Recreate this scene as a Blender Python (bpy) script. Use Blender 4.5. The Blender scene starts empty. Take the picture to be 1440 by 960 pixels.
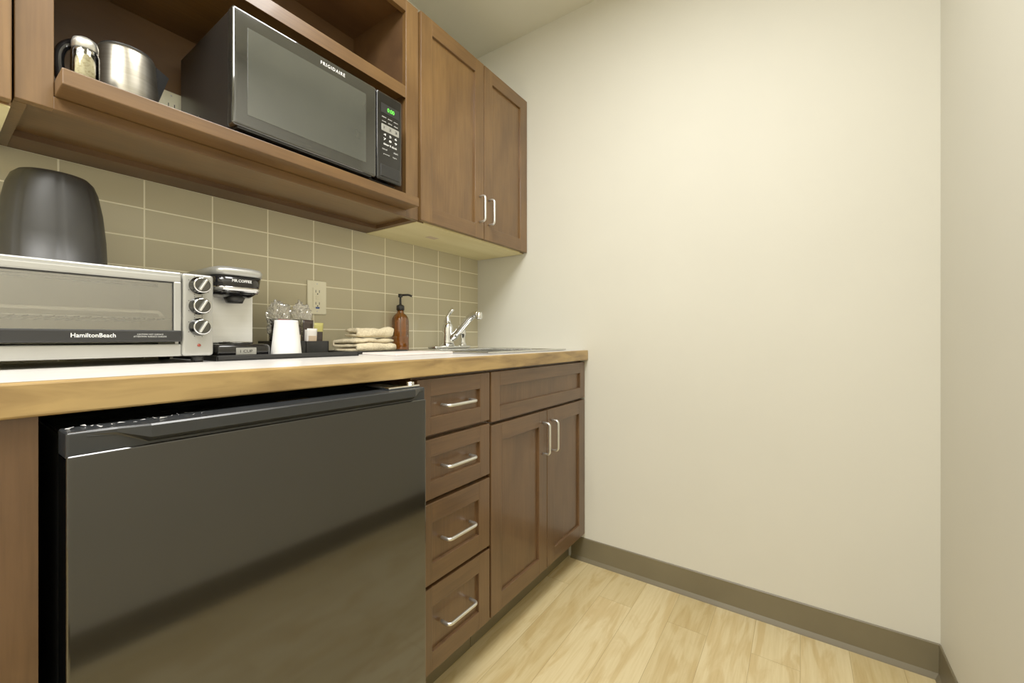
import bpy, bmesh, math, random
from mathutils import Vector, Matrix, noise
random.seed(7)
scene = bpy.context.scene
COL = scene.collection

# ------------------------------------------------------------------ materials
def lin(c):
    out = []
    for v in c:
        v = v / 255.0
        out.append(v / 12.92 if v <= 0.04045 else ((v + 0.055) / 1.055) ** 2.4)
    return (out[0], out[1], out[2], 1.0)

def mat(name, rgb, rough=0.5, metal=0.0, rgb2=None, nscale=(6, 6, 6), detail=4, bump=0.0, bscale=80,
        coat=0.0, crough=0.08, trans=0.0, emit=None, estr=0.0, alpha=1.0, spec=0.5, ramp=(0.35, 0.65), dist=0.0):
    m = bpy.data.materials.new(name)
    m.use_nodes = True
    nt = m.node_tree
    b = nt.nodes["Principled BSDF"]
    b.inputs["Roughness"].default_value = rough
    b.inputs["Metallic"].default_value = metal
    b.inputs["Coat Weight"].default_value = coat
    b.inputs["Coat Roughness"].default_value = crough
    b.inputs["Transmission Weight"].default_value = trans
    b.inputs["Alpha"].default_value = alpha
    b.inputs["Specular IOR Level"].default_value = spec
    c1 = lin(rgb)
    if rgb2 is None:
        c2 = tuple(min(1, v * 1.06) for v in c1[:3]) + (1,)
    else:
        c2 = lin(rgb2)
    tc = nt.nodes.new("ShaderNodeTexCoord")
    mp = nt.nodes.new("ShaderNodeMapping")
    mp.inputs["Scale"].default_value = nscale
    nz = nt.nodes.new("ShaderNodeTexNoise")
    nz.inputs["Scale"].default_value = 1.0
    nz.inputs["Detail"].default_value = detail
    nz.inputs["Distortion"].default_value = dist
    rp = nt.nodes.new("ShaderNodeValToRGB")
    rp.color_ramp.elements[0].position = ramp[0]
    rp.color_ramp.elements[1].position = ramp[1]
    rp.color_ramp.elements[0].color = c1
    rp.color_ramp.elements[1].color = c2
    nt.links.new(tc.outputs["Object"], mp.inputs["Vector"])
    nt.links.new(mp.outputs["Vector"], nz.inputs["Vector"])
    nt.links.new(nz.outputs["Fac"], rp.inputs["Fac"])
    nt.links.new(rp.outputs["Color"], b.inputs["Base Color"])
    if bump > 0:
        n2 = nt.nodes.new("ShaderNodeTexNoise")
        n2.inputs["Scale"].default_value = bscale
        n2.inputs["Detail"].default_value = 3
        bp = nt.nodes.new("ShaderNodeBump")
        bp.inputs["Strength"].default_value = bump
        bp.inputs["Distance"].default_value = 0.002
        nt.links.new(tc.outputs["Object"], n2.inputs["Vector"])
        nt.links.new(n2.outputs["Fac"], bp.inputs["Height"])
        nt.links.new(bp.outputs["Normal"], b.inputs["Normal"])
    if emit:
        b.inputs["Emission Color"].default_value = lin(emit)
        b.inputs["Emission Strength"].default_value = estr
    return m

def wood(name, dark, light, horiz=False, rough=0.34):
    """stained maple: soft blotches plus fine grain streaks"""
    m = mat(name, dark, rough, rgb2=light, nscale=(3.0, 8, 8) if horiz else (8, 8, 3.0), detail=6, ramp=(0.24, 0.78), coat=0.2, dist=0.3)
    nt = m.node_tree; L = nt.links.new
    b = nt.nodes["Principled BSDF"]
    rp = [n for n in nt.nodes if n.type == 'VALTORGB'][0]
    tc = [n for n in nt.nodes if n.type == 'TEX_COORD'][0]
    mp = nt.nodes.new("ShaderNodeMapping"); mp.inputs["Scale"].default_value = (8, 150, 150) if horiz else (150, 150, 8)
    nz = nt.nodes.new("ShaderNodeTexNoise"); nz.inputs["Scale"].default_value = 1; nz.inputs["Detail"].default_value = 3
    r2 = nt.nodes.new("ShaderNodeValToRGB")
    r2.color_ramp.elements[0].position = .35; r2.color_ramp.elements[0].color = (.80, .78, .75, 1)
    r2.color_ramp.elements[1].position = .6; r2.color_ramp.elements[1].color = (1, 1, 1, 1)
    mx = nt.nodes.new("ShaderNodeMix"); mx.data_type = 'RGBA'; mx.blend_type = 'MULTIPLY'; mx.inputs[0].default_value = .85
    L(tc.outputs["Object"], mp.inputs[0]); L(mp.outputs[0], nz.inputs["Vector"]); L(nz.outputs["Fac"], r2.inputs[0])
    L(rp.outputs["Color"], mx.inputs[6]); L(r2.outputs["Color"], mx.inputs[7]); L(mx.outputs[2], b.inputs["Base Color"])
    return m

def thin_glass(name, tint, base=0.06, rough=0.03, milky=0.0, body=(235, 230, 216)):
    m = bpy.data.materials.new(name); m.use_nodes = True
    nt = m.node_tree; L = nt.links.new
    for n in list(nt.nodes):
        if n.type == 'BSDF_PRINCIPLED': nt.nodes.remove(n)
    out = [n for n in nt.nodes if n.type == 'OUTPUT_MATERIAL'][0]
    tr = nt.nodes.new("ShaderNodeBsdfTransparent"); tr.inputs[0].default_value = lin(tint)
    gl = nt.nodes.new("ShaderNodeBsdfGlossy"); gl.inputs["Roughness"].default_value = rough; gl.inputs["Color"].default_value = (.95, .95, .95, 1)
    df = nt.nodes.new("ShaderNodeBsdfDiffuse"); df.inputs[0].default_value = lin(body)
    lw = nt.nodes.new("ShaderNodeFresnel"); lw.inputs[0].default_value = 1.5
    ad = nt.nodes.new("ShaderNodeMath"); ad.operation = 'ADD'; ad.inputs[1].default_value = base; ad.use_clamp = True
    m1 = nt.nodes.new("ShaderNodeMixShader"); m2 = nt.nodes.new("ShaderNodeMixShader"); m2.inputs[0].default_value = milky
    L(tr.outputs[0], m2.inputs[1]); L(df.outputs[0], m2.inputs[2])
    L(lw.outputs[0], ad.inputs[0]); L(ad.outputs[0], m1.inputs[0]); L(m2.outputs[0], m1.inputs[1]); L(gl.outputs[0], m1.inputs[2])
    L(m1.outputs[0], out.inputs[0])
    return m

WOOD = wood("stained_maple", (88, 61, 32), (128, 95, 54))
WOODH = wood("stained_maple_horizontal", (86, 59, 31), (122, 90, 51), True)
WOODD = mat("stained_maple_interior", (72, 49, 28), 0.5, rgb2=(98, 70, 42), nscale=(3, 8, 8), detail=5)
WOODBASE = wood("stained_maple_base", (76, 53, 33), (110, 80, 51))
WOODBASEH = wood("stained_maple_base_horizontal", (76, 53, 33), (110, 80, 51), True)
PALE = mat("raw_maple_underside", (216, 202, 146), 0.55, rgb2=(228, 216, 166), nscale=(2, 12, 6))
EDGE = mat("counter_wood_edge", (120, 92, 52), 0.4, rgb2=(174, 143, 88), nscale=(7, 40, 40), detail=7, ramp=(0.25, 0.60), coat=0.2, dist=.6)
LAM = mat("white_laminate", (210, 206, 201), 0.3, rgb2=(218, 214, 209), nscale=(30, 30, 30))
PAINT = mat("wall_paint", (208, 205, 190), 0.6, rgb2=(211, 208, 193), nscale=(2, 2, 2), bump=0.04, bscale=300)
CEIL = mat("ceiling_paint", (214, 211, 193), 0.9, rgb2=(217, 214, 196), nscale=(2, 2, 2))
BASEB = mat("vinyl_baseboard", (104, 95, 72), 0.4, rgb2=(110, 101, 77), nscale=(4, 4, 4))
SATIN = mat("satin_nickel", (215, 215, 210), 0.3, 0.9, nscale=(40, 40, 40))
CHROME = mat("chrome", (225, 226, 226), 0.08, 1.0, nscale=(10, 10, 10))
DKCHROME = mat("dark_chrome", (96, 96, 94), 0.2, 1.0, nscale=(10, 10, 10))
STEEL = mat("brushed_steel", (140, 135, 122), 0.32, 0.95, rgb2=(158, 153, 140), nscale=(3, 3, 120))
SINKST = mat("sink_steel", (200, 200, 196), 0.25, 1.0, rgb2=(212, 212, 208), nscale=(60, 3, 3))
SILVERP = mat("silver_plastic", (176, 176, 170), 0.3, 0.6, rgb2=(186, 186, 180), nscale=(8, 8, 8))
SILVERL = mat("light_silver_panel", (182, 182, 177), 0.3, 0.6, nscale=(8, 8, 8))
BRIGHT = mat("bright_steel_plate", (222, 221, 214), 0.35, 0.3, nscale=(3, 3, 90))
BLACKG = mat("black_gloss", (16, 16, 17), 0.12, rgb2=(20, 20, 21), nscale=(8, 8, 8), coat=0.3)
FRDOOR = mat("fridge_door_black", (15, 15, 14), 0.09, rgb2=(18, 18, 17), nscale=(4, 4, 4), coat=0.6, crough=.06, spec=0.9, bump=0.006, bscale=8)
FRLIP = mat("fridge_handle_black", (38, 40, 42), 0.25, nscale=(4, 4, 4))
FRTOP = mat("fridge_top_black", (30, 30, 30), 0.25, nscale=(9, 9, 9), bump=0.9, bscale=45)
BLACKM = mat("black_matte_plastic", (28, 28, 28), 0.4, nscale=(8, 8, 8))
BUCKET = mat("charcoal_plastic", (36, 35, 33), 0.45, rgb2=(41, 40, 38), nscale=(8, 8, 8))
MWBODY = mat("microwave_black", (34, 31, 28), 0.3, nscale=(8, 8, 8))
MWGLASS = mat("microwave_door_glass", (34, 35, 33), 0.05, rgb2=(38, 39, 36), nscale=(4, 4, 4), coat=0.8, crough=.03, spec=1.0)
MWWIN = mat("microwave_window", (60, 62, 57), 0.08, rgb2=(66, 68, 62), nscale=(5, 5, 5), coat=0.8, crough=.04, spec=1.0)  # base grey lightened so the colour carries a paler reflection
TEXTW = mat("white_print", (240, 240, 236), 0.6)
TEXTG = mat("grey_print", (180, 180, 175), 0.6)
TEXTD = mat("dark_print", (40, 40, 40), 0.6)
GREEN = mat("green_led", (60, 200, 60), 0.5, emit=(120, 220, 70), estr=0.9)
RED = mat("red_lens", (150, 60, 40), 0.3)
OVENIN = mat("oven_cavity", (226, 222, 208), 0.45, 0.0, nscale=(8, 8, 8))
GLASS = thin_glass("clear_glass", (250, 250, 247), .0)
OVGLASS = thin_glass("oven_door_glass", (250, 249, 244), .20)
WRAP = thin_glass("clear_cellophane", (246, 245, 240), .10, .10, milky=.20)
SALT = mat("salt_grains", (242, 234, 200), 0.8, rgb2=(204, 186, 138), nscale=(260, 260, 260), detail=1, ramp=(.45, .75))
AMBER = thin_glass("amber_glass", (236, 178, 92), .04, .03, milky=.35, body=(150, 92, 26))
LIQ = mat("amber_liquid", (150, 96, 30), 0.3, rgb2=(158, 102, 34))
ALMOND = mat("almond_plastic", (234, 229, 202), 0.3, nscale=(8, 8, 8))
BLUE = mat("blue_print", (50, 80, 150), 0.5)
CLOTH = mat("beige_terry", (204, 189, 154), 0.95, rgb2=(224, 211, 178), nscale=(160, 160, 160), bump=1.0, bscale=320)
PAPER = mat("white_paper", (228, 226, 220), 0.6, nscale=(30, 30, 30))
BOARD = mat("white_board_plastic", (230, 220, 214), 0.4, nscale=(30, 30, 30))
PKRED = mat("red_packet", (126, 56, 46), 0.35)
PKWHITE = mat("white_packet", (220, 214, 206), 0.4)
PKYEL = mat("olive_packet", (170, 162, 88), 0.4)
PKBLK = mat("dark_packet", (50, 40, 35), 0.35)
PKTAN = mat("tan_packet", (196, 172, 144), 0.4)
STICK = mat("brown_sticker", (104, 84, 56), 0.4)
DRAIN = mat("drain_steel", (120, 120, 118), 0.3, 1.0)
FILM = mat("torn_plastic_film", (205, 205, 205), 0.25, nscale=(60, 60, 60), spec=.8)

def tile_material():
    m = bpy.data.materials.new("stacked_taupe_tile")
    m.use_nodes = True
    nt = m.node_tree
    b = nt.nodes["Principled BSDF"]
    tc = nt.nodes.new("ShaderNodeTexCoord")
    sp = nt.nodes.new("ShaderNodeSeparateXYZ")
    cb = nt.nodes.new("ShaderNodeCombineXYZ")
    ax = nt.nodes.new("ShaderNodeMath"); ax.operation = 'ADD'; ax.inputs[1].default_value = 20 * 0.1525 - 0.340
    az = nt.nodes.new("ShaderNodeMath"); az.operation = 'ADD'; az.inputs[1].default_value = 20 * 0.0762 - 0.945
    br = nt.nodes.new("ShaderNodeTexBrick")
    br.offset = 0.0; br.squash = 1.0
    br.inputs["Scale"].default_value = 1.0
    br.inputs["Brick Width"].default_value = 0.1525
    br.inputs["Row Height"].default_value = 0.0762
    br.inputs["Mortar Size"].default_value = 0.0019
    br.inputs["Mortar Smooth"].default_value = 0.2
    br.inputs["Color1"].default_value = lin((186, 177, 147))
    br.inputs["Color2"].default_value = lin((192, 183, 153))
    br.inputs["Mortar"].default_value = lin((246, 240, 212))
    bp = nt.nodes.new("ShaderNodeBump"); bp.invert = True
    bp.inputs["Strength"].default_value = 0.5; bp.inputs["Distance"].default_value = 0.001
    L = nt.links.new
    L(tc.outputs["Object"], sp.inputs[0])
    L(sp.outputs["X"], ax.inputs[0]); L(sp.outputs["Z"], az.inputs[0])
    L(ax.outputs[0], cb.inputs["X"]); L(az.outputs[0], cb.inputs["Y"])
    L(cb.outputs[0], br.inputs["Vector"])
    L(br.outputs["Color"], b.inputs["Base Color"])
    L(br.outputs["Fac"], bp.inputs["Height"]); L(bp.outputs["Normal"], b.inputs["Normal"])
    b.inputs["Roughness"].default_value = 0.16
    return m
TILE = tile_material()

def floor_material():
    m = bpy.data.materials.new("maple_plank_vinyl")
    m.use_nodes = True
    nt = m.node_tree
    L = nt.links.new
    b = nt.nodes["Principled BSDF"]
    tc = nt.nodes.new("ShaderNodeTexCoord")
    br = nt.nodes.new("ShaderNodeTexBrick")
    br.offset = 0.37; br.squash = 1.0
    br.inputs["Scale"].default_value = 1.0
    br.inputs["Brick Width"].default_value = 0.92
    br.inputs["Row Height"].default_value = 0.127
    br.inputs["Mortar Size"].default_value = 0.0006
    br.inputs["Bias"].default_value = 0.0
    br.inputs["Color1"].default_value = lin((214, 196, 150))
    br.inputs["Color2"].default_value = lin((196, 176, 127))
    br.inputs["Mortar"].default_value = lin((160, 140, 96))
    def grain(scale, sc, detail, dist, lo, hi, dark, off):
        mp = nt.nodes.new("ShaderNodeMapping"); mp.inputs["Scale"].default_value = scale
        nz = nt.nodes.new("ShaderNodeTexNoise"); nz.inputs["Scale"].default_value = sc
        nz.inputs["Detail"].default_value = detail; nz.inputs["Distortion"].default_value = dist
        av = nt.nodes.new("ShaderNodeVectorMath"); av.operation = 'MULTIPLY_ADD'
        av.inputs[1].default_value = (off, off, off)
        L(tc.outputs["Object"], mp.inputs["Vector"])
        L(br.outputs["Color"], av.inputs[0]); L(mp.outputs["Vector"], av.inputs[2]); L(av.outputs[0], nz.inputs["Vector"])
        rp = nt.nodes.new("ShaderNodeValToRGB")
        rp.color_ramp.elements[0].position = lo; rp.color_ramp.elements[0].color = dark
        rp.color_ramp.elements[1].position = hi; rp.color_ramp.elements[1].color = (1, 1, 1, 1)
        L(nz.outputs["Fac"], rp.inputs["Fac"]); return rp
    g1 = grain((2.6, 13, 1), 1.4, 5, 1.5, .38, .54, (.84, .77, .65, 1), 40)
    g2 = grain((6, 120, 1), 1.3, 3, .3, .30, .62, (.90, .87, .80, 1), 40)
    L(tc.outputs["Object"], br.inputs["Vector"])
    prev = br.outputs["Color"]
    for g in (g1, g2):
        mx = nt.nodes.new("ShaderNodeMix"); mx.data_type = 'RGBA'; mx.blend_type = 'MULTIPLY'
        mx.inputs[0].default_value = 0.9
        L(prev, mx.inputs[6]); L(g.outputs["Color"], mx.inputs[7]); prev = mx.outputs[2]
    L(prev, b.inputs["Base Color"])
    b.inputs["Roughness"].default_value = 0.4
    return m
FLOOR = floor_material()

# ------------------------------------------------------------------ builder
class B:
    def __init__(self):
        self.bm = bmesh.new(); self.mats = []
    def mi(self, m):
        if m not in self.mats: self.mats.append(m)
        return self.mats.index(m)
    def merge(self, t, m, smooth=False, M=None):
        i = self.mi(m)
        if M is not None: t.transform(M)
        bmesh.ops.recalc_face_normals(t, faces=t.faces)
        for f in t.faces:
            f.material_index = i; f.smooth = smooth
        me = bpy.data.meshes.new("t"); t.to_mesh(me); t.free()
        self.bm.from_mesh(me); bpy.data.meshes.remove(me)
    def box(self, x0, x1, y0, y1, z0, z1, m, bev=0.0, seg=2, M=None, smooth=False):
        t = bmesh.new(); bmesh.ops.create_cube(t, size=1)
        for v in t.verts:
            v.co = Vector(((x0 + x1) / 2 + v.co.x * (x1 - x0), (y0 + y1) / 2 + v.co.y * (y1 - y0), (z0 + z1) / 2 + v.co.z * (z1 - z0)))
        if bev > 0:
            bmesh.ops.bevel(t, geom=list(t.edges), offset=bev, segments=seg, profile=0.5, affect='EDGES')
        self.merge(t, m, smooth, M); return self
    def lathe(self, prof, c, m, seg=40, axis='z', smooth=True, sx=1, sy=1, M=None):
        t = bmesh.new(); rings = []
        for r, h in prof:
            if r < 1e-6:
                rings.append([t.verts.new((0, 0, h))])
            else:
                rings.append([t.verts.new((r * sx * math.cos(2 * math.pi * k / seg), r * sy * math.sin(2 * math.pi * k / seg), h)) for k in range(seg)])
        for a, b2 in zip(rings[:-1], rings[1:]):
            for k in range(seg):
                k2 = (k + 1) % seg
                if len(a) == 1 and len(b2) == 1: continue
                if len(a) == 1: t.faces.new((a[0], b2[k], b2[k2]))
                elif len(b2) == 1: t.faces.new((a[k], a[k2], b2[0]))
                else: t.faces.new((a[k], a[k2], b2[k2], b2[k]))
        if axis == 'y': t.transform(Matrix.Rotation(math.radians(90), 4, 'X'))   # +z -> -y
        if axis == 'x': t.transform(Matrix.Rotation(math.radians(90), 4, 'Y'))
        t.transform(Matrix.Translation(c))
        self.merge(t, m, smooth, M); return self
    def tube(self, pts, r, m, seg=12, smooth=True, cap=True, flat=1.0):
        t = bmesh.new(); P = [Vector(p) for p in pts]; n = len(P)
        rr = r if isinstance(r, (list, tuple)) else [r] * n
        T = []
        for i in range(n):
            a = P[max(0, i - 1)]; b2 = P[min(n - 1, i + 1)]
            T.append((b2 - a).normalized())
        up = Vector((0, 0, 1))
        if abs(T[0].dot(up)) > 0.9: up = Vector((1, 0, 0))
        N = (up - T[0] * up.dot(T[0])).normalized(); rings = []
        for i in range(n):
            N = (N - T[i] * N.dot(T[i])).normalized(); Bn = T[i].cross(N)
            rings.append([t.verts.new(P[i] + N * math.cos(2 * math.pi * k / seg) * rr[i] * flat + Bn * math.sin(2 * math.pi * k / seg) * rr[i]) for k in range(seg)])
        for a, b2 in zip(rings[:-1], rings[1:]):
            for k in range(seg):
                t.faces.new((a[k], a[(k + 1) % seg], b2[(k + 1) % seg], b2[k]))
        if cap:
            t.faces.new(rings[0]); t.faces.new(rings[-1])
        self.merge(t, m, smooth); return self
    def prism(self, poly, axis, lo, hi, m, bev=0.0, smooth=False, M=None):
        t = bmesh.new()
        def p3(p, h):
            return {'x': (h, p[0], p[1]), 'y': (p[0], h, p[1]), 'z': (p[0], p[1], h)}[axis]
        a = [t.verts.new(p3(p, lo)) for p in poly]; b2 = [t.verts.new(p3(p, hi)) for p in poly]
        n = len(poly)
        t.faces.new(a); t.faces.new(b2)
        for k in range(n):
            t.faces.new((a[k], a[(k + 1) % n], b2[(k + 1) % n], b2[k]))
        if bev > 0:
            bmesh.ops.bevel(t, geom=list(t.edges), offset=bev, segments=3, profile=0.5, affect='EDGES')
        self.merge(t, m, smooth, M); return self
    def text(self, s, c, m, width=None, height=None, M=None, bold=0.0, space=1.0):
        cu = bpy.data.curves.new("t", 'FONT'); cu.body = s; cu.size = 1; cu.space_character = space
        cu.align_x = 'CENTER'; cu.align_y = 'CENTER'; cu.extrude = 0.01; cu.resolution_u = 2; cu.offset = bold
        ob = bpy.data.objects.new("t", cu); COL.objects.link(ob)
        bpy.context.view_layer.update()
        me = bpy.data.meshes.new_from_object(ob.evaluated_get(bpy.context.evaluated_depsgraph_get()))
        bpy.data.objects.remove(ob); bpy.data.curves.remove(cu)
        t = bmesh.new(); t.from_mesh(me); bpy.data.meshes.remove(me)
        xs = [v.co.x for v in t.verts]; ys = [v.co.y for v in t.verts]
        w = max(xs) - min(xs); h = max(ys) - min(ys); cx = (max(xs) + min(xs)) / 2; cy = (max(ys) + min(ys)) / 2
        sx = width / w if width else height / h
        sy = height / h if height else sx
        for v in t.verts:
            v.co = Vector(((v.co.x - cx) * sx, (v.co.y - cy) * sy, v.co.z * 0.02))
        t.transform(Matrix.Translation(c) @ Matrix.Rotation(math.radians(90), 4, 'X'))
        self.merge(t, m, False, M); return self
    def done(self, name, parent=None, label=None, category=None, kind=None, group=None, origin=None):
        bm = self.bm
        if origin is None:
            xs = [v.co.x for v in bm.verts]; ys = [v.co.y for v in bm.verts]; zs = [v.co.z for v in bm.verts]
            origin = Vector(((min(xs) + max(xs)) / 2, (min(ys) + max(ys)) / 2, min(zs)))
        origin = Vector(origin)
        for v in bm.verts: v.co -= origin
        me = bpy.data.meshes.new(name); bm.to_mesh(me); bm.free()
        for m in self.mats: me.materials.append(m)
        ob = bpy.data.objects.new(name, me); COL.objects.link(ob)
        ob["wo"] = list(origin)
        if parent is not None:
            ob.parent = parent; ob.location = origin - Vector(parent["wo"])
        else:
            ob.location = origin
        if label: ob["label"] = label
        if category: ob["category"] = category
        if kind: ob["kind"] = kind
        if group: ob["group"] = group
        return ob

def thing(name, loc, label, category, group=None):
    e = bpy.data.objects.new(name, None); COL.objects.link(e)
    e.empty_display_size = 0.05; e.location = loc; e["wo"] = list(loc)
    e["label"] = label; e["category"] = category
    if group: e["group"] = group
    return e

def rounded(pts, r, n=6):
    P = [Vector(p) for p in pts]; out = [P[0]]
    for i in range(1, len(P) - 1):
        a = (P[i - 1] - P[i]); b2 = (P[i + 1] - P[i])
        ra = min(r, a.length * 0.49); rb = min(r, b2.length * 0.49)
        s = P[i] + a.normalized() * ra; e = P[i] + b2.normalized() * rb
        for k in range(n + 1):
            u = k / n
            out.append(s * (1 - u) ** 2 + P[i] * 2 * u * (1 - u) + e * u * u)
    out.append(P[-1]); return out

# ------------------------------------------------------------------ room shell
WY = 1.41; EX = 1.70; RY = -0.335; CZ = 2.47; RX = -2.0
B().box(RX, EX, RY, WY, -0.05, 0, FLOOR).done("floor", kind="structure", origin=(0, 0, 0))
B().box(RX - .05, EX + .05, RY - .05, WY + .05, CZ, CZ + .05, CEIL).done("ceiling", kind="structure")
B().box(RX - .05, EX + .05, WY, WY + .05, 0, CZ, PAINT).done("wall_back", kind="structure")
B().box(EX, EX + .05, RY, WY, 0, CZ, PAINT).done("wall_end", kind="structure")
B().box(RX - .05, EX + .05, RY - .05, RY, 0, CZ, PAINT).done("wall_front", kind="structure")
B().box(RX - .05, RX, RY, WY, 0, CZ, PAINT).done("wall_rear", kind="structure")
prof = [(0, 0), (0.014, 0), (0.012, 0.004), (0.005, 0.016), (0.004, 0.098), (0.002, 0.101), (0, 0.101)]
B().prism([(EX - a, z) for a, z in prof], 'y', RY + 0.001, 0.852, BASEB).done("baseboard_end", kind="structure")
B().prism([(RY + a, z) for a, z in prof], 'x', RX, EX - 0.006, BASEB).done("baseboard_front", kind="structure")
B().box(-0.619, EX - .001, WY - 0.008, WY - .0005, 0.9365, 1.43, TILE).done("backsplash", origin=(0, WY, 0),
    label="stacked glossy taupe rectangular tiles with pale grout above the worktop", category="tile backsplash")

# ------------------------------------------------------------------ cabinets
def shaker(b, x0, x1, z0, z1, yf, wv, wh, th=0.02, fr=0.056, rec=0.009, bev=0.0016):
    b.box(x0, x0 + fr, yf, yf + th, z0, z1, wv, bev)
    b.box(x1 - fr, x1, yf, yf + th, z0, z1, wv, bev)
    b.box(x0 + fr - .001, x1 - fr + .001, yf, yf + th, z0, z0 + fr, wh, bev)
    b.box(x0 + fr - .001, x1 - fr + .001, yf, yf + th, z1 - fr, z1, wh, bev)
    b.box(x0 + fr - .004, x1 - fr + .004, yf + rec, yf + th - .002, z0 + fr - .004, z1 - fr + .004, wv)
    return b

def pull(parent, c, length, vertical):
    b = B(); h = length / 2; x, y, z = c; o = 0.03
    if vertical: pts = [(x, y, z - h), (x, y - o, z - h), (x, y - o, z + h), (x, y, z + h)]
    else: pts = [(x - h, y, z), (x - h, y - o, z), (x + h, y - o, z), (x + h, y, z)]
    b.tube(rounded(pts, 0.014), 0.0046, SATIN, seg=12)
    return b.done("handle", parent, label="satin nickel bar pull")

def carcass(b, x0, x1, y0, y1, z0, z1, w, wbot=None, top=True, t=0.016, rails=()):
    b.box(x0, x0 + t, y0 + .018, y1, z0, z1, w)
    b.box(x1 - t, x1, y0 + .018, y1, z0, z1, w)
    b.box(x0 + t, x1 - t, y0 + .018, y1, z0 + 0.003, z0 + 0.003 + t, wbot or w)
    b.box(x0 + t, x1 - t, y1 - .006, y1, z0 + t, z1, w)
    if top: b.box(x0 + t, x1 - t, y0 + .018, y1, z1 - t, z1, w)
    b.box(x0, x0 + .035, y0, y0 + .018, z0, z1, w, .001); b.box(x1 - .035, x1, y0, y0 + .018, z0, z1, w, .001)
    b.box(x0 + .034, x1 - .034, y0, y0 + .018, z0, z0 + .035, wbot and PALE or w)
    b.box(x0 + .034, x1 - .034, y0, y0 + .018, z1 - .035, z1, w)
    for r in rails: b.box(x0 + .034, x1 - .034, y0, y0 + .018, r - .015, r + .015, w)

UB = 1.401; UT = 2.14; YB = 1.400
c = thing("wall_cabinet", (1.355, 1.25, UB), "brown stained two-door wall cabinet with pale underside beside the end wall", "cabinet")
b = B(); carcass(b, 1.008, 1.698, 1.112, YB, UB, UT, WOOD, PALE)
b.box(1.010, 1.696, 1.113, YB - .001, UB - .002, UB + .0005, PALE)
b.box(1.18, 1.23, 1.22, 1.25, UB - .0026, UB - .002, PKTAN)
b.done("body", c)
for x0, x1, hx in ((1.010, 1.362, 1.334), (1.366, 1.696, 1.396)):
    d = shaker(B(), x0, x1, UB + .003, UT - .003, 1.09, WOOD, WOODH).done("door", c)
    pull(d, (hx, 1.09, UB + .122), 0.105, True)

c = thing("open_shelf_cabinet", (0.55, 1.25, UB), "brown stained open wall cabinet holding a microwave", "cabinet")
b = B()
x0, x1, yf = 0.096, 1.006, 1.10
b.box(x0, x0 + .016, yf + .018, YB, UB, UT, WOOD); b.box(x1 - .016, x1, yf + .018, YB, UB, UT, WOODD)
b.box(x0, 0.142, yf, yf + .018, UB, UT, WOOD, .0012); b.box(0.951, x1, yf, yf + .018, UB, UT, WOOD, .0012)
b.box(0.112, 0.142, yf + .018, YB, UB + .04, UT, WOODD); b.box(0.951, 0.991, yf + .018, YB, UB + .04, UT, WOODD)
b.box(0.141, 0.952, yf, yf + .018, UB, 1.4235, WOODH, .001)
b.box(0.141, 0.952, yf, yf + .018, 2.10, UT, WOODH, .001)
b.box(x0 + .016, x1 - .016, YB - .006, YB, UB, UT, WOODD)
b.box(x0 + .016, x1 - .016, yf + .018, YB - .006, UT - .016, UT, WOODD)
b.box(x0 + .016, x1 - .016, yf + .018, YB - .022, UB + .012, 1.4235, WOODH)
b.box(x0 + .016, x1 - .016, 1.31, YB - .006, UB - .001, 1.4235, WOODD)  # darker wood tone at the back of the underside paints in recess shade
b.done("body", c)
B().box(0.1425, 0.9505, 1.035, YB - .0065, 1.424, 1.453, WOODH, .002).done("shelf", c, label="projecting lower shelf board")
B().box(0.1425, 0.9505, 1.105, YB - .0065, 1.815, 1.838, WOODH, .0015).done("shelf", c)
B().box(0.142, 0.9505, 1.10, 1.1045, 1.805, 1.845, WOODH, .0008).done("shelf_rail", c)

c = thing("wall_cabinet", (-0.25, 1.25, 1.385), "brown stained wall cabinet with pale bottom edge beside open shelves", "cabinet")
b = B(); carcass(b, -0.60, 0.093, 1.105, YB, 1.385, UT, WOOD, PALE); b.box(-0.598, .092, 1.106, YB - .001, 1.382, 1.3855, PALE); b.done("body", c)
for xa, xb in ((-.598, -.256), (-.252, .092)):
    shaker(B(), xa, xb, 1.388, UT - .003, 1.084, WOOD, WOODH).done("door", c)

BT = 0.892
c = thing("drawer_cabinet", (0.862, 1.09, 0), "brown stained base cabinet with four shaker drawers under worktop", "cabinet")
b = B(); carcass(b, 0.712, 1.012, 0.806, YB, 0.10, BT, WOODBASE, rails=(.732, .567, .3475)); b.done("body", c)
B().box(0.713, 1.011, 0.865, 0.88, 0.001, 0.0995, BASEB).done("toe_kick", c)
for z0, z1 in ((.738, .884), (.572, .727), (.352, .561), (.122, .342)):
    d = shaker(B(), 0.715, 1.009, z0, z1, 0.785, WOODBASE, WOODBASEH, fr=0.046 if z1 - z0 < .18 else .052).done("drawer", c)
    pull(d, (0.862, 0.789, (z0 + z1) / 2), 0.115, False)
c = thing("sink_cabinet", (1.356, 1.09, 0), "brown stained two-door sink base cabinet with false drawer front", "cabinet")
b = B(); carcass(b, 1.0135, 1.698, 0.806, YB, 0.10, BT, WOODBASE, top=False, rails=(.722,)); b.done("body", c)
B().box(1.0135, 1.697, 0.865, 0.88, 0.001, 0.0995, BASEB).done("toe_kick", c)
shaker(B(), 1.017, 1.695, .728, .884, .785, WOODBASE, WOODBASEH, fr=.046).done("drawer_front", c)
for x0, x1, hx in ((1.017, 1.360, 1.330), (1.364, 1.695, 1.394)):
    d = shaker(B(), x0, x1, .122, .718, 0.785, WOODBASE, WOODBASEH).done("door", c)
    pull(d, (hx, 0.785, 0.618), 0.115, True)
c = thing("base_cabinet", (-0.25, 1.09, 0), "brown stained base cabinet end panel beside compact fridge", "cabinet")
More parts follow.
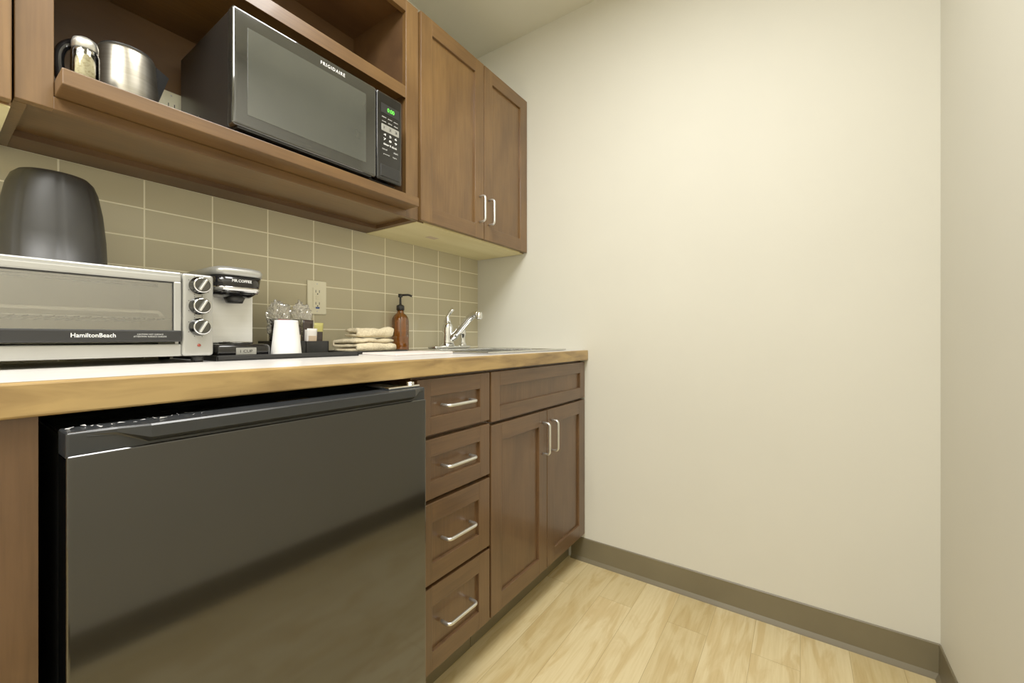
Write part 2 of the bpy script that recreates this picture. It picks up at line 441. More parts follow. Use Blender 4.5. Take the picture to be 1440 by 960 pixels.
b = B(); carcass(b, -0.60, 0.088, 0.790, YB, 0.10, BT, WOODBASE); b.box(.012, .088, .786, .790, .0, BT, WOODBASE); b.box(.06, .088, .79, YB, .0, .10, WOODBASE); b.done("body", c)
shaker(B(), -.598, .008, .122, .884, .769, WOODBASE, WOODBASEH).done("door", c)

CT = 0.936
c = thing("countertop", (0.55, 1.09, BT), "long off-white laminate worktop with wooden front edge", "countertop")
b = B(); zb = BT + .001
hx0, hx1, hy0, hy1 = 1.10, 1.60, 0.865, 1.235
b.box(-.62, hx0, .792, 1.4095, zb, CT, LAM); b.box(hx1, 1.699, .792, 1.4095, zb, CT, LAM)
b.box(hx0, hx1, .792, hy0, zb, CT, LAM); b.box(hx0, hx1, hy1, 1.4095, zb, CT, LAM)
b.done("worktop", c)
B().box(-.62, 1.6985, .770, .792, zb, CT, EDGE, .003).done("front_edge", c, label="worn golden wood edge strip")

# ------------------------------------------------------------------ sink + faucet
c = thing("sink", (1.35, 1.10, CT), "stainless steel drop-in sink set in the worktop", "sink")
b = B(); z = CT + .001
sx0, sx1, sy0, sy1 = 1.075, 1.625, .84, 1.365
b.box(sx0, hx0 + .015, sy0, sy1, z, z + .006, SINKST, .0025); b.box(hx1 - .015, sx1, sy0, sy1, z, z + .006, SINKST, .0025)
b.box(hx0 + .01, hx1 - .01, sy0, hy0 + .015, z, z + .006, SINKST, .0025); b.box(hx0 + .01, hx1 - .01, hy1 - .015, sy1, z, z + .006, SINKST, .0025)
b.done("rim", c)
b = B(); t = .003; x0, x1, y0, y1, zz = hx0 + .010, hx1 - .010, hy0 + .010, hy1 - .010, CT - .155
b.box(x0, x0 + t, y0, y1, zz, CT + .002, SINKST); b.box(x1 - t, x1, y0, y1, zz, CT + .002, SINKST)
b.box(x0, x1, y0, y0 + t, zz, CT + .002, SINKST); b.box(x0, x1, y1 - t, y1, zz, CT + .002, SINKST)
b.box(x0, x1, y0, y1, zz - t, zz, SINKST); b.done("basin", c)
B().lathe([(0, .001), (.03, .001), (.038, .004), (.042, .001), (.042, 0), (0, 0)], (1.35, 1.05, zz), DRAIN).done("drain", c)

fz = CT + .0075; FX, FY = 1.375, 1.31
c = thing("faucet", (FX, FY, fz), "chrome single-lever kitchen faucet on stainless sink deck", "faucet")
b = B(); b.box(FX - .10, FX + .13, FY - .026, FY + .026, fz, fz + .011, CHROME, .005, 3, smooth=True)
b.lathe([(0, 0), (.029, 0), (.027, .02), (.024, .05), (.024, .085), (.021, .10), (.012, .110), (0, .112)], (FX, FY, fz + .008), CHROME)
b.done("base", c)
sp = rounded([(FX + .004, FY - .01, fz + .040), (FX + .012, FY - .035, fz + .058), (FX + .030, FY - .105, fz + .138), (FX + .036, FY - .132, fz + .152), (FX + .039, FY - .150, fz + .150)], .02, 8)
B().tube(sp, [0.0175] * 6 + [.0155] * (len(sp) - 6), CHROME, 18).lathe([(0, 0), (.0145, 0), (.0155, .004), (.0155, .026), (.010, .032), (0, .032)], (FX + .039, FY - .150, fz + .130), CHROME).done("spout", c)
lv = rounded([(FX, FY, fz + .11), (FX - .002, FY + .004, fz + .135), (FX + .004, FY - .004, fz + .158), (FX + .014, FY - .020, fz + .178)], .02)
B().tube(lv, [0.0175, .017, .016, .015, .013, .012, .011, .010] + [.009] * (len(lv) - 8), CHROME, 14, flat=.8).done("lever", c)
B().lathe([(0, 0), (.019, 0), (.017, .012), (.013, .018), (.0125, .045), (.016, .056), (.015, .078), (0, .082)], (FX + .100, FY, fz + .008), CHROME).done("sprayer", c)

# ------------------------------------------------------------------ fridge
c = thing("mini_fridge", (0.397, 1.04, 0), "glossy black compact fridge under the worktop", "fridge")
b = B(); b.box(0.107, 0.687, .785, 1.34, .03, .862, BLACKM, .004)
for fx in (.15, .64):
    for fy in (.82, 1.28): b.lathe([(0, 0), (.018, 0), (.018, .03), (0, .031)], (fx, fy, 0.0005), BLACKM, 20)
b.done("body", c)
B().box(0.109, .685, .786, 1.335, .8622, .866, FRTOP, .001).done("top_panel", c)
b = B()
b.box(0.104, 0.690, .727, .780, .05, .846, FRDOOR, .003, 3)
b.box(0.104, 0.690, .731, .780, .838, .874, FRLIP, .003, 3)
d = b.done("door", c)
B().box(.112, .682, .7805, .785, .06, .855, BLACKM).done("gasket", d)
t = bmesh.new()
secs = []
for x, s in ((.122, 0.0), (.150, .15), (.182, 1.0), (.650, 1.0), (.672, .2), (.684, 0)):
    yo = .731 - .012 * s
    secs.append([t.verts.new(p) for p in ((x, .745, .8742), (x, yo + .002, .8742), (x, yo, .8720), (x, yo, .8565 + .013 * (1 - s)), (x, .7305, .849 + .018 * (1 - s)), (x, .745, .849))])
for a, q in zip(secs[:-1], secs[1:]):
    for k in range(6): t.faces.new((a[k], a[(k + 1) % 6], q[(k + 1) % 6], q[k]))
t.faces.new(secs[0]); t.faces.new(secs[-1])
bb = B(); bb.merge(t, FRLIP); bb.done("handle", d, label="full-width black grip lip")
b = B(); b.box(.595, .684, .742, .83, .8745, .880, CHROME, .002); b.lathe([(0, 0), (.009, 0), (.009, .006), (0, .007)], (.668, .757, .880), CHROME, 20)
b.done("hinge", c)
B().box(.40, .46, .80, .84, .8662, .8668, STICK).done("sticker", c)
t = bmesh.new()
random.seed(3)
for k in range(26):
    x = .112 + .15 * (k / 26) + random.uniform(-.003, .003); y = .742 + random.uniform(0, .03)
    s = random.uniform(.002, .006)
    vs = [t.verts.new((x + random.uniform(-s, s), y + random.uniform(-s, s), .8745 + random.uniform(0, .0025))) for _ in range(4)]
    for f in ((0, 1, 2), (0, 2, 3)): t.faces.new([vs[i] for i in f])
bb = B(); bb.merge(t, FILM); o = bb.done("film_scraps", c, label="torn wisps of clear protective film"); o["kind"] = "stuff"

# ------------------------------------------------------------------ microwave
MX0, MX1, MF, MB, MZ0, MZ1 = .400, .875, 1.030, 1.355, 1.466, 1.730
c = thing("microwave", ((MX0 + MX1) / 2, 1.19, 1.4535), "black countertop microwave with glossy door and keypad on shelf", "microwave")
b = B(); b.box(MX0 + .003, MX1 - .003, MF + .030, MB, MZ0, MZ1, MWBODY, .003)
b.done("body", c)
b = B()
for i in range(4):
    for j in range(7):
        y = MB - .03 - j * .016; zc = MZ0 + .03 + i * .014
        b.box(MX0 + .0015, MX0 + .0032, y - .005, y + .005, zc - .0035, zc + .0035, BLACKG, .0006)
b.done("vent", c)
for fx in (MX0 + .03, MX1 - .03):
    for fy in (MF + .05, MB - .03):
        B().lathe([(0, 0), (.012, 0), (.014, .0125), (0, .0125)], (fx, fy, 1.4535), BLACKM, 20).done("foot", c)
b = B(); b.box(MX0, .779, MF, MF + .029, MZ0, MZ1, MWGLASS, .006, 4)
b.box(MX0 + .012, .765, MF + .006, MF + .03, MZ0 - .004, MZ0 + .002, BLACKM)
d = b.done("door", c)
B().box(.430, .742, MF - .0008, MF + .001, MZ0 + .030, MZ1 - .036, MWWIN, .0003).done("window", d, label="grey mesh screened window")
B().text("FRIGIDAIRE", (.640, MF - .0007, 1.7115), TEXTW, width=.070, height=.0088, bold=0, space=1.25).done("lettering", d)
b = B(); b.box(.781, MX1, MF, MF + .029, MZ0, MZ1, BLACKG, .006, 4); p = b.done("control_panel", c)
B().box(.795, .863, MF - .0006, MF + .001, 1.668, 1.696, BLACKM).done("display", p)
B().text("0:00", (.831, MF - .0009, 1.682), GREEN, width=.026, height=.012).done("digits", p)
b = B()
rows = [("popcorn", "potato", "pizza"), ("cook", "defrost", "reheat")]
for r, row in enumerate(rows):
    for k, s in enumerate(row):
        b.text(s, (.806 + k * .022, MF - .0006, 1.655 - r * .012), TEXTG, width=.015, height=.0042)
b.done("keypad_labels", p)
B().box(.797, .862, MF - .0012, MF + .001, 1.614, 1.634, SILVERP, .0006).text("1  2  3", (.829, MF - .0018, 1.624), TEXTD, width=.050, height=.007).done("button", p)
b = B()
for r, s in enumerate(("4  5  6", "7  8  9", "timer 0 clock")):
    b.text(s, (.829, MF - .0006, 1.604 - r * .014), TEXTW, width=.050, height=.0062)
b.text("cancel", (.808, MF - .0006, 1.560), TEXTG, width=.018, height=.005); b.text("start", (.850, MF - .0006, 1.560), TEXTG, width=.016, height=.005)
b.text("power    light", (.829, MF - .0006, 1.545), TEXTG, width=.050, height=.0045)
b.done("keypad_labels", p)
B().box(.793, .865, MF - .002, MF + .001, 1.476, 1.512, BLACKM, .0015).done("door_release", p)

# ------------------------------------------------------------------ kettle, shaker, outlets
SZ = 1.4535
KX, KY = .256, 1.175
c = thing("electric_kettle", (KX, KY, SZ), "brushed steel electric kettle with black handle on open shelf", "kettle")
B().lathe([(0, 0), (.054, 0), (.056, .005), (.055, .018), (.050, .022), (0, .022)], (KX, KY, SZ), BLACKM).done("base", c)
B().lathe([(0, .0225), (.052, .0225), (.053, .03), (.052, .06), (.049, .10), (.047, .128), (.045, .134), (0, .134)], (KX, KY, SZ), STEEL, 48).done("body", c)
B().lathe([(0, .1345), (.044, .1345), (.043, .138), (.03, .141), (0, .142)], (KX, KY, SZ), BLACKM).done("lid", c)
B().tube(rounded([(KX - .035, KY + .02, SZ + .136), (KX - .070, KY + .05, SZ + .146), (KX - .092, KY + .06, SZ + .12), (KX - .088, KY + .058, SZ + .05), (KX - .045, KY + .022, SZ + .03)], .025), .0085, BLACKG, 14).done("handle", c)
t = bmesh.new()
pts = [(.044, -.018, .128), (.044, .018, .128), (.072, 0, .124), (.050, -.012, .055), (.050, .012, .055)]
vs = [t.verts.new((KX + x, KY + y, SZ + z)) for x, y, z in pts]
for f in ((0, 1, 2), (0, 2, 3), (1, 4, 2), (2, 4, 3), (0, 3, 4, 1)): t.faces.new([vs[i] for i in f])
bb = B(); bb.merge(t, BLACKM); bb.done("spout", c)

X, Y = .180, 1.092
c = thing("salt_shaker", (X, Y, SZ), "small glass shaker of seasoning with dented metal lid", "salt shaker")
B().lathe([(0, .003), (.0180, .003), (.0185, .008), (.0185, .056), (0, .058)], (X, Y, SZ), SALT).done("seasoning", c)
B().lathe([(0, 0), (.0190, 0), (.0195, .004), (.0195, .060), (.017, .070), (.0155, .072), (.0145, .070), (.0189, .059), (.0189, .0025), (0, .0025)], (X, Y, SZ), GLASS, 32).done("jar", c)
B().lathe([(.0160, .068), (.0180, .070), (.0180, .080), (.016, .087), (.010, .091), (0, .092)], (X, Y, SZ), SATIN).done("lid", c)

def outlet(x, z, y, label):
    c = thing("wall_outlet", (x, y, z - .059), label, "electrical outlet")
    B().box(x - .035, x + .035, y - .006, y, z - .059, z + .059, ALMOND, .003, 3).done("cover_plate", c)
    b = B(); b.box(x - .0165, x + .0165, y - .0085, y - .0055, z - .034, z + .034, ALMOND, .001)
    for dz in (-.021, .021):
        b.box(x - .0075, x - .0055, y - .0088, y - .008, z + dz - .004, z + dz + .005, BLACKM)
        b.box(x + .0055, x + .0075, y - .0088, y - .008, z + dz - .004, z + dz + .005, BLACKM)
        b.lathe([(0, 0), (.0023, 0), (.0023, .0006), (0, .0006)], (x, y - .0083, z + dz - .0085), BLACKM, 12, 'y')
    b.done("receptacle", c)
    for a in (.001, -.006): B().box(x - .007, x + .007, y - .0102, y - .008, z + a, z + a + .005, ALMOND, .0006).done("button", c)
    for dz in (-.048, .048): B().lathe([(0, 0), (.003, 0), (.002, .001), (0, .001)], (x, y - .0055, z + dz), SATIN, 12, 'y').done("screw", c)
    return c
o = outlet(.807, 1.132, WY - .0082, "almond duplex outlet with blue mark on tile backsplash")
B().box(.800, .814, WY - .0172, WY - .0168, 1.093, 1.099, BLUE).done("marking", o)
outlet(.392, 1.592, YB - .0062, "almond duplex outlet on back panel behind microwave")

# ------------------------------------------------------------------ toaster oven
TX0, TX1, TF, TB, TZ0, TZ1 = -.045, .384, 1.09, 1.355, .951, 1.130
c = thing("toaster_oven", (.17, 1.22, CT), "silver toaster oven with glass door and three knobs", "toaster oven")
b = B(); t_ = .006
b.box(TX0, TX1, TF + .012, TB, TZ1 - t_, TZ1, SILVERP, .002); b.box(TX0, TX1, TF + .012, TB, TZ0, TZ0 + t_, SILVERP, .002)
b.box(TX0, TX0 + t_, TF + .012, TB, TZ0, TZ1, SILVERP, .002); b.box(TX1 - t_, TX1, TF + .012, TB, TZ0, TZ1, SILVERP, .002)
b.box(TX0 + t_, TX1 - t_, TB - t_, TB, TZ0 + t_, TZ1 - t_, OVENIN); b.box(.318, .324, TF + .012, TB - t_, TZ0 + t_, TZ1 - t_, OVENIN)
b.box(TX0 + t_, .318, TF + .016, TB - t_, TZ0 + t_, TZ0 + t_ + .002, OVENIN)
b.box(TX0, .326, TF, TF + .012, TZ1 - .012, TZ1, SILVERL, .003); b.box(TX0, .326, TF, TF + .012, TZ0, TZ0 + .026, SILVERL, .003)
b.box(TX0, TX0 + .02, TF, TF + .012, TZ0, TZ1, SILVERL, .003)
b.done("body", c)
p = B().box(.326, TX1, TF - .004, TF + .014, TZ0, TZ1, SILVERL, .006, 4).done("control_panel", c)
for z in (1.105, 1.060, 1.014):
    k = B().lathe([(0, 0), (.0190, 0), (.0190, .003), (.0180, .0035), (.0170, .018), (.0155, .021), (.013, .021), (0, .0205)], (.356, TF - .0042, z), DKCHROME, 36, 'y')
    k.lathe([(0.0145, 0), (.0165, 0), (.0165, .0012), (.0145, .0016)], (.356, TF - .0245, z), CHROME, 36, 'y')
    k.box(.3535, .3585, TF - .032, TF - .024, z - .0135, z + .0135, SATIN, .002, M=Matrix.Translation((.356, 0, z)) @ Matrix.Rotation(.5, 4, 'Y') @ Matrix.Translation((-.356, 0, -z)))
    k.done("knob", p)
B().lathe([(0, 0), (.0035, 0), (.003, .002), (0, .002)], (.356, TF - .0042, .974), RED, 16, 'y').done("indicator_light", p)
b = B()
for z in (1.105, 1.060, 1.014):
    for k in range(9):
        a = math.radians(-60 + k * 37.5); b.box(-.0006, .0006, -.0003, .0003, .0205, .0225, TEXTD, M=Matrix.Translation((.356, TF - .0043, z)) @ Matrix.Rotation(a, 4, 'Y'))
b.done("dial_marks", p)
b = B()
b.box(-.024, .324, TF - .006, TF + .002, 1.108, 1.122, SILVERL, .003, 3)
b.box(-.024, -.006, TF - .006, TF + .002, 1.004, 1.109, SILVERL, .002); b.box(.311, .324, TF - .006, TF + .002, 1.004, 1.109, SILVERL, .002)
b.box(-.024, .324, TF - .008, TF + .002, .982, 1.006, BLACKM, .003, 3)
b.box(-.006, .311, TF - .0035, TF - .0005, 1.105, 1.109, BLACKM); b.box(-.006, -.003, TF - .0035, TF - .0005, 1.005, 1.106, BLACKM); b.box(.309, .311, TF - .0035, TF - .0005, 1.005, 1.106, BLACKM)
d = b.done("door", c)
B().box(-.003, .309, TF - .003, TF - .0005, 1.005, 1.106, OVGLASS).done("window", d, label="clear reflective glass pane")
B().text("HamiltonBeach", (.190, TF - .0083, .995), TEXTW, width=.060, height=.0078, bold=.004).done("lettering", d)
B().text("CAUTION: HOT SURFACE\nATTENTION: SURFACE CHAUDE", (.272, TF - .0083, .995), TEXTG, width=.052, height=.0075).done("warning_text", d)
b = B()
for i in range(7): y = TF + .03 + i * .034; b.tube([(TX0 + .01, y, 1.032), (.317, y, 1.032)], .0018, SATIN, 6)
for i in range(22): x = -.03 + i * .0158; b.tube([(x, TF + .022, 1.030), (x, TB - .012, 1.030)], .0014, DKCHROME, 6)
b.tube(rounded([(.01, TF + .022, 1.034), (.02, TF + .014, 1.044), (.29, TF + .014, 1.044), (.30, TF + .022, 1.034)], .005), .0034, PAPER, 8)
b.done("rack", c)
for z in (.975, 1.11): B().tube([(TX0 + .01, TF + .12, z), (.317, TF + .12, z)], .004, DKCHROME, 10).done("heating_element", c)
for fx in (-.02, .360):
    for fy in (TF + .02, TB - .03):
        B().lathe([(0, 0), (.011, 0), (.013, .0145), (0, .0145)], (fx, fy, CT + .0003), BLACKM, 16).done("foot", c)

b = B(); t = bmesh.new(); seg = 96; rings = []
prof2 = [(.080, 0), (.080, .006), (.077, .009), (.075, .06), (.070, .115), (.063, .155), (.057, .172), (.049, .181), (.035, .184)]
for j, (r, h) in enumerate(prof2):
    ring = []
    for k in range(seg):
        a = 2 * math.pi * k / seg
        rr = r * (1 - (.022 if (k % 12 == 0 and 1 < j < 7) else 0))
        ring.append(t.verts.new((.158 + rr * math.cos(a), 1.225 + rr * math.sin(a), TZ1 + .0005 + h)))
    rings.append(ring)
for a, q in zip(rings[:-1], rings[1:]):
    for k in range(seg): t.faces.new((a[k], a[(k + 1) % seg], q[(k + 1) % seg], q[k]))
t.faces.new(rings[-1]); t.faces.new(rings[0])
b.merge(t, BUCKET, True)
b.done("ice_bucket", label="charcoal plastic ice bucket upside down on toaster oven", category="bucket")

# ------------------------------------------------------------------ tray, coffee maker, cup, packets
c = B(); x0, x1, y0, y1 = .392, .765, 1.095, 1.375; z0 = CT + .0003
c.box(x0, x1, y0, y1, z0, z0 + .004, BLACKM, .001)
c.box(x0, x1, y0, y0 + .006, z0, z0 + .013, BLACKM, .002); c.box(x0, x1, y1 - .006, y1, z0, z0 + .013, BLACKM, .002)
c.box(x0, x0 + .006, y0, y1, z0, z0 + .013, BLACKM, .002); c.box(x1 - .006, x1, y0, y1, z0, z0 + .013, BLACKM, .002)
c.done("serving_tray", label="black plastic tray holding coffee maker and cup on worktop", category="tray")
tz = z0 + .0045
c = thing("coffee_maker", (.465, 1.24, tz), "compact black and silver single-serve coffee maker on tray", "coffee maker")
b = B(); b.box(.404, .528, 1.130, 1.335, tz, tz + .034, BLACKG, .010, 4, smooth=True); b.lathe([(0, .034), (.036, .034), (.038, .037), (.036, .039), (0, .037)], (.466, 1.180, tz), DKCHROME, 36)
for i in range(5): b.box(.444, .488, 1.158 + i * .010, 1.161 + i * .010, tz + .037, tz + .040, CHROME)
b.done("base", c)
B().box(.446, .492, 1.1285, 1.1305, tz + .008, tz + .025, SILVERP, .0006).text("1 CUP", (.469, 1.1280, tz + .0165), TEXTD, width=.028, height=.007).done("badge", c)
B().box(.410, .522, 1.225, 1.333, tz + .030, tz + .168, BLACKG, .008, 4).done("tank", c)
B().box(.424, .522, 1.218, 1.2255, tz + .036, tz + .162, BRIGHT, .003).done("front_plate", c, label="bright silver column plate")
b = B()
def headring(hw, yfr, z):
    pts = []
    for k in range(33):
        a = math.pi + math.pi * k / 32
        ca, sa = math.cos(a), math.sin(a)
        pts.append((.466 + hw * abs(ca) ** .45 * (1 if ca > 0 else -1), 1.200 - (1.200 - yfr) * abs(sa) ** .6, z))
    pts += [(.466 + hw, 1.332, z), (.466 - hw, 1.332, z)]
    return pts
def loft(b, rs, m, smooth=True):
    t = bmesh.new(); R = [[t.verts.new(p) for p in r] for r in rs]; n = len(R[0])
    for a, q in zip(R[:-1], R[1:]):
        for k in range(n): t.faces.new((a[k], a[(k + 1) % n], q[(k + 1) % n], q[k]))
    t.faces.new(R[0]); t.faces.new(R[-1]); b.merge(t, m, smooth)
loft(b, [headring(.034, 1.172, tz + .152), headring(.046, 1.158, tz + .162), headring(.053, 1.150, tz + .178), headring(.056, 1.147, tz + .204)], BLACKG)
b.lathe([(0, 0), (.018, 0), (.024, .016), (0, .016)], (.466, 1.190, tz + .138), BLACKM)
h = b.done("brew_head", c)
b = B(); loft(b, [headring(.0575, 1.145, tz + .2042), headring(.0590, 1.143, tz + .216), headring(.055, 1.149, tz + .223), headring(.042, 1.165, tz + .227)], SILVERP)
b.done("lid", h)
b = B(); loft(b, [headring(.0500, 1.153, tz + .1625), headring(.0545, 1.1475, tz + .172), headring(.0550, 1.1475, tz + .176)], CHROME); b.done("trim_band", h)
B().text("MR.COFFEE", (.466, 1.1456, tz + .191), TEXTW, width=.044, height=.0065).done("lettering", h)

B().lathe([(0, 0), (.0375, 0), (.0385, .002), (.0375, .004), (.0285, .094), (.0275, .097), (.0265, .094), (0, .092)], (.577, 1.150, tz), PAPER, 48).done("paper_cup", label="white paper cup turned upside down on black tray", category="cup")

c = B(); x0, x1, y0, y1 = .590, .735, 1.205, 1.345
c.box(x0, x1, y0, y1, tz, tz + .004, BLACKM, .001)
for a in ((x0, x1, y0, y0 + .004), (x0, x1, y1 - .004, y1), (x0, x0 + .004, y0, y1), (x1 - .004, x1, y0, y1), (.660, .664, y0, y1)):
    c.box(a[0], a[1], a[2], a[3], tz + .002, tz + .040, BLACKM, .001)
c.done("condiment_caddy", label="black divided plastic condiment box on tray", category="organizer")

def packet(x, y, z, w, h, m, rot, tilt, label, m2=None):
    t = bmesh.new(); nx, nz = 8, 10; F = []; Bk = []
    for s, L_ in ((-1, F), (1, Bk)):
        for j in range(nz + 1):
            for i in range(nx + 1):
                u = i / nx; v = j / nz
                th = .0045 * (math.sin(math.pi * u) * math.sin(math.pi * v)) ** .5 + .0003
                L_.append(t.verts.new(((u - .5) * w, s * th, v * h)))
    def q(L_, i, j): return L_[j * (nx + 1) + i]
    for L_ in (F, Bk):
        for j in range(nz):
            for i in range(nx): t.faces.new((q(L_, i, j), q(L_, i + 1, j), q(L_, i + 1, j + 1), q(L_, i, j + 1)))
    for i in range(nx):
        for j in (0, nz): t.faces.new((q(F, i, j), q(F, i + 1, j), q(Bk, i + 1, j), q(Bk, i, j)))
    for j in range(nz):
        for i in (0, nx): t.faces.new((q(F, i, j), q(F, i, j + 1), q(Bk, i, j + 1), q(Bk, i, j)))
    M = Matrix.Translation((x, y, z)) @ Matrix.Rotation(rot, 4, 'Z') @ Matrix.Rotation(tilt, 4, 'X')
    b = B(); b.merge(t, m, True, M)
    if m2: b.box(-w * .38, w * .38, -.0056, -.003, h * .35, h * .7, m2, M=M)
    b.done("condiment_packet", label=label, category="packet", group="packets in the condiment box")
pz = tz + .006
packet(.610, 1.222, pz, .032, .084, PKWHITE, .15, .10, "white and red coffee packet standing in black box", PKRED)
packet(.640, 1.228, pz, .034, .076, PKBLK, -.1, .10, "dark coffee packet standing in black box", PKTAN)
packet(.614, 1.242, pz, .034, .098, PKRED, .05, .05, "red foil coffee packet standing in black box", PKWHITE)
packet(.642, 1.246, pz, .030, .090, PKWHITE, -.06, .05, "white creamer packet standing in black box", PKRED)
packet(.686, 1.222, pz, .034, .072, PKWHITE, .12, .10, "white sugar packet standing in black box", PKTAN)
packet(.716, 1.234, pz, .028, .090, PKYEL, -.1, .06, "olive yellow tea packet standing in black box", PKBLK)
packet(.688, 1.244, pz, .034, .098, PKBLK, .08, .04, "dark coffee packet standing in black box", PKWHITE)

def wrapped(x, y, z, lab):
    b = B(); b.lathe([(0, 0), (.021, 0), (.027, .100), (.028, .102), (.025, .100), (.019, .003), (0, .003)], (x, y, z), GLASS, 32)
    e = thing("wrapped_cup", (x, y, z), lab, "cup", "cellophane wrapped cups")
    b.done("cup", e)
    t = bmesh.new(); bmesh.ops.create_icosphere(t, subdivisions=5, radius=1)
    for v in t.verts:
        p = v.co.copy(); q = p + Vector((x * 40, 0, 0))
        n = noise.noise(q * 2.1) * .30 + (abs(noise.noise(q * 5.0)) - .2) * .40 + noise.noise(q * 11) * .08
        s = 1 + n; up = max(0, p.z)
        v.co = Vector((x + p.x * (.026 + .016 * up) * s, y + p.y * (.023 + .010 * up) * s, z + .084 + p.z * .070 * (1 + n * .6)))
    b = B(); b.merge(t, WRAP, False); b.done("wrapper", e)
wrapped(.628, 1.300, tz + .0045, "plastic cup in crumpled clear cellophane in condiment box")
wrapped(.698, 1.300, tz + .0045, "plastic cup in crinkled clear wrap beside packets")

# ------------------------------------------------------------------ washcloths on dark tray
def cloth(cx, cy, z, w, dpt, th, layers, rot, label, seed, amp=1.0):
    lt = th / layers; pts = []
    for l in range(layers):
        zz = lt * (l + .5); ys = [-dpt / 2 + dpt * k / 14 for k in range(15)]
        if l % 2 == 0: ys.reverse()
        pts += [(yy, zz) for yy in ys]
        if l < layers - 1:
            s = -1 if l % 2 == 0 else 1
            for a in (-60, -30, 0, 30, 60):
                pts.append((s * (dpt / 2 + lt * .5 * math.cos(math.radians(a))), lt * (l + 1) + lt * .5 * math.sin(math.radians(a))))
    hw = lt * .47; n = len(pts); up = []; dn = []
    for i in range(n):
        a = Vector(pts[max(0, i - 1)]); q = Vector(pts[min(n - 1, i + 1)]); d_ = (q - a).normalized(); nn = Vector((-d_.y, d_.x)); p = Vector(pts[i])
        f = .6 if i in (0, n - 1) else (.85 if i in (1, n - 2) else 1)
        up.append(p + nn * hw * f); dn.append(p - nn * hw * f)
    loop = up + dn[::-1]; NX = 40; t = bmesh.new(); R = []
    for i in range(NX + 1):
        u = -math.cos(math.pi * i / NX); x = u * w / 2
        f = max(.45, (1 - abs(u) ** 10)) ** .5
        row = []
        for k, p in enumerate(loop):
            zc = lt * (math.floor(max(0, min(th - 1e-5, p.y)) / lt) + .5)
            zz = zc + (p.y - zc) * f
            o = Vector((x * 20, p.x * 16, seed + p.y * 22))
            dz = amp * (noise.noise(o) * .015 + noise.noise(o * 2.4) * .006) * (p.y / th); dx = noise.noise(o + Vector((9, 9, 9))) * .014
            row.append(t.verts.new((x + dx, p.x * (1 - .12 * abs(u) ** 4) + dx * .7, max(0, zz + dz))))
        R.append(row)
    m_ = len(loop)
    for a, q in zip(R[:-1], R[1:]):
        for k in range(m_): t.faces.new((a[k], a[(k + 1) % m_], q[(k + 1) % m_], q[k]))
    for row in (R[0], R[-1]):
        for k in range(n - 1): t.faces.new((row[k], row[k + 1], row[m_ - 2 - k], row[m_ - 1 - k]))
    top = max(v.co.z for v in t.verts)
    b = B(); b.merge(t, CLOTH, True, Matrix.Translation((cx, cy, z)) @ Matrix.Rotation(rot, 4, 'Z'))
    b.done("washcloth", label=label, category="towel", group="folded washcloths")
    return z + top
b = B(); b.box(.80, 1.035, 1.185, 1.375, CT + .0003, CT + .005, BLACKM, .002)
b.box(.80, 1.035, 1.185, 1.191, CT + .0003, CT + .011, BLACKM, .002); b.box(.80, 1.035, 1.369, 1.375, CT + .0003, CT + .011, BLACKM, .002)
b.box(.80, .806, 1.185, 1.375, CT + .0003, CT + .011, BLACKM, .002); b.box(1.029, 1.035, 1.185, 1.375, CT + .0003, CT + .011, BLACKM, .002)
b.done("serving_tray", label="low black tray under folded washcloths on worktop", category="tray")
zt = cloth(.917, 1.275, CT + .0055, .175, .115, .046, 3, .10, "beige terry washcloth folded at the bottom of the stack", 3, .45)
cloth(.935, 1.280, zt - .0005, .135, .09, .032, 2, -.18, "beige terry washcloth loosely folded on top of another", 11, .8)
B().box(.815, 1.060, .985, 1.150, CT + .0003, CT + .0075, BOARD, .002).done("cutting_board", label="thin white plastic board lying beside the sink", category="cutting board")

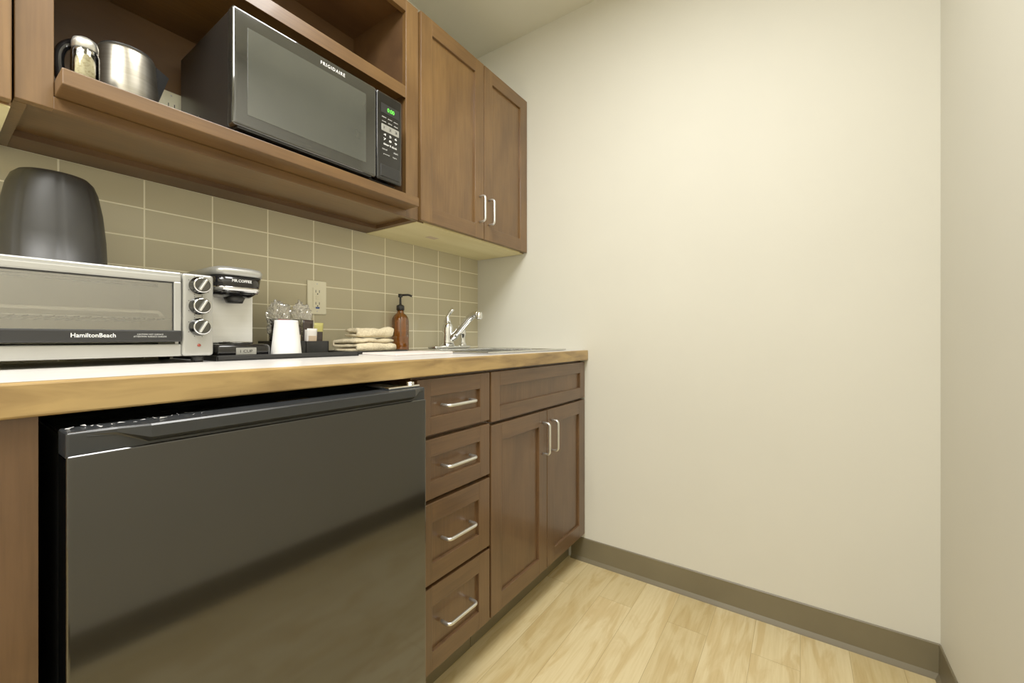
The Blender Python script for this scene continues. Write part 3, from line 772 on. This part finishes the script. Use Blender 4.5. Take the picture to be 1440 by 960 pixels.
# ------------------------------------------------------------------ soap dispenser
X, Y, z = 1.150, 1.364, CT + .0005
c = thing("soap_dispenser", (X, Y, z), "amber bottle with black pump beside sink", "soap dispenser")
B().lathe([(0, 0), (.031, 0), (.034, .004), (.0345, .01), (.0345, .122), (.033, .134), (.026, .147), (.016, .155), (.0135, .160), (.0135, .168), (0, .168)], (X, Y, z), AMBER, 48).done("bottle", c)
B().lathe([(0, .004), (.028, .004), (.0325, .008), (.0325, .058), (0, .059)], (X, Y, z), LIQ, 40).done("soap", c)
b = B(); b.lathe([(0, .1685), (.016, .1685), (.016, .186), (.012, .190), (.006, .192), (.005, .196), (.004, .222), (.0085, .222), (.0095, .226), (.0085, .236), (0, .237)], (X, Y, z), BLACKM, 32)
b.tube(rounded([(X, Y, z + .231), (X + .024, Y - .024, z + .233), (X + .032, Y - .034, z + .227)], .008), .0045, BLACKM, 10)
b.tube([(X, Y, z + .168), (X + .002, Y, z + .06)], .0025, BLACKM, 8)
b.done("pump", c)

# ------------------------------------------------------------------ camera, lights, world
cam = bpy.data.cameras.new("camera"); co = bpy.data.objects.new("camera", cam); COL.objects.link(co)
cam.sensor_width = 36; cam.lens = 583 / 1440 * 36; cam.shift_y = -5 / 1440; cam.clip_start = .01
co.location = (0, 0, .99); co.rotation_euler = (math.radians(90), 0, math.radians(-55.2))
scene.camera = co

def area(name, loc, size, power, rot=(0, 0, 0), col=(1, .985, .945)):
    l = bpy.data.lights.new(name, 'AREA'); l.shape = 'SQUARE'; l.size = size; l.energy = power; l.color = col
    o = bpy.data.objects.new(name, l); COL.objects.link(o); o.location = loc; o.rotation_euler = rot
    return o
area("ceiling_lamp_and_fill", (.60, .34, CZ - .03), .6, 19)
area("ceiling_lamp_and_fill", (-.7, .38, CZ - .03), 1.0, 46)  # added fill light that lifts the shadows, not a known ceiling lamp
w = bpy.data.worlds.new("world"); scene.world = w; w.use_nodes = True
w.node_tree.nodes["Background"].inputs[0].default_value = (1, .95, .85, 1); w.node_tree.nodes["Background"].inputs[1].default_value = .3
scene.view_settings.view_transform = 'Standard'
scene.view_settings.exposure = 0.18
scene.view_settings.gamma = 1.16
for o in bpy.data.objects:
    if "wo" in o: del o["wo"]
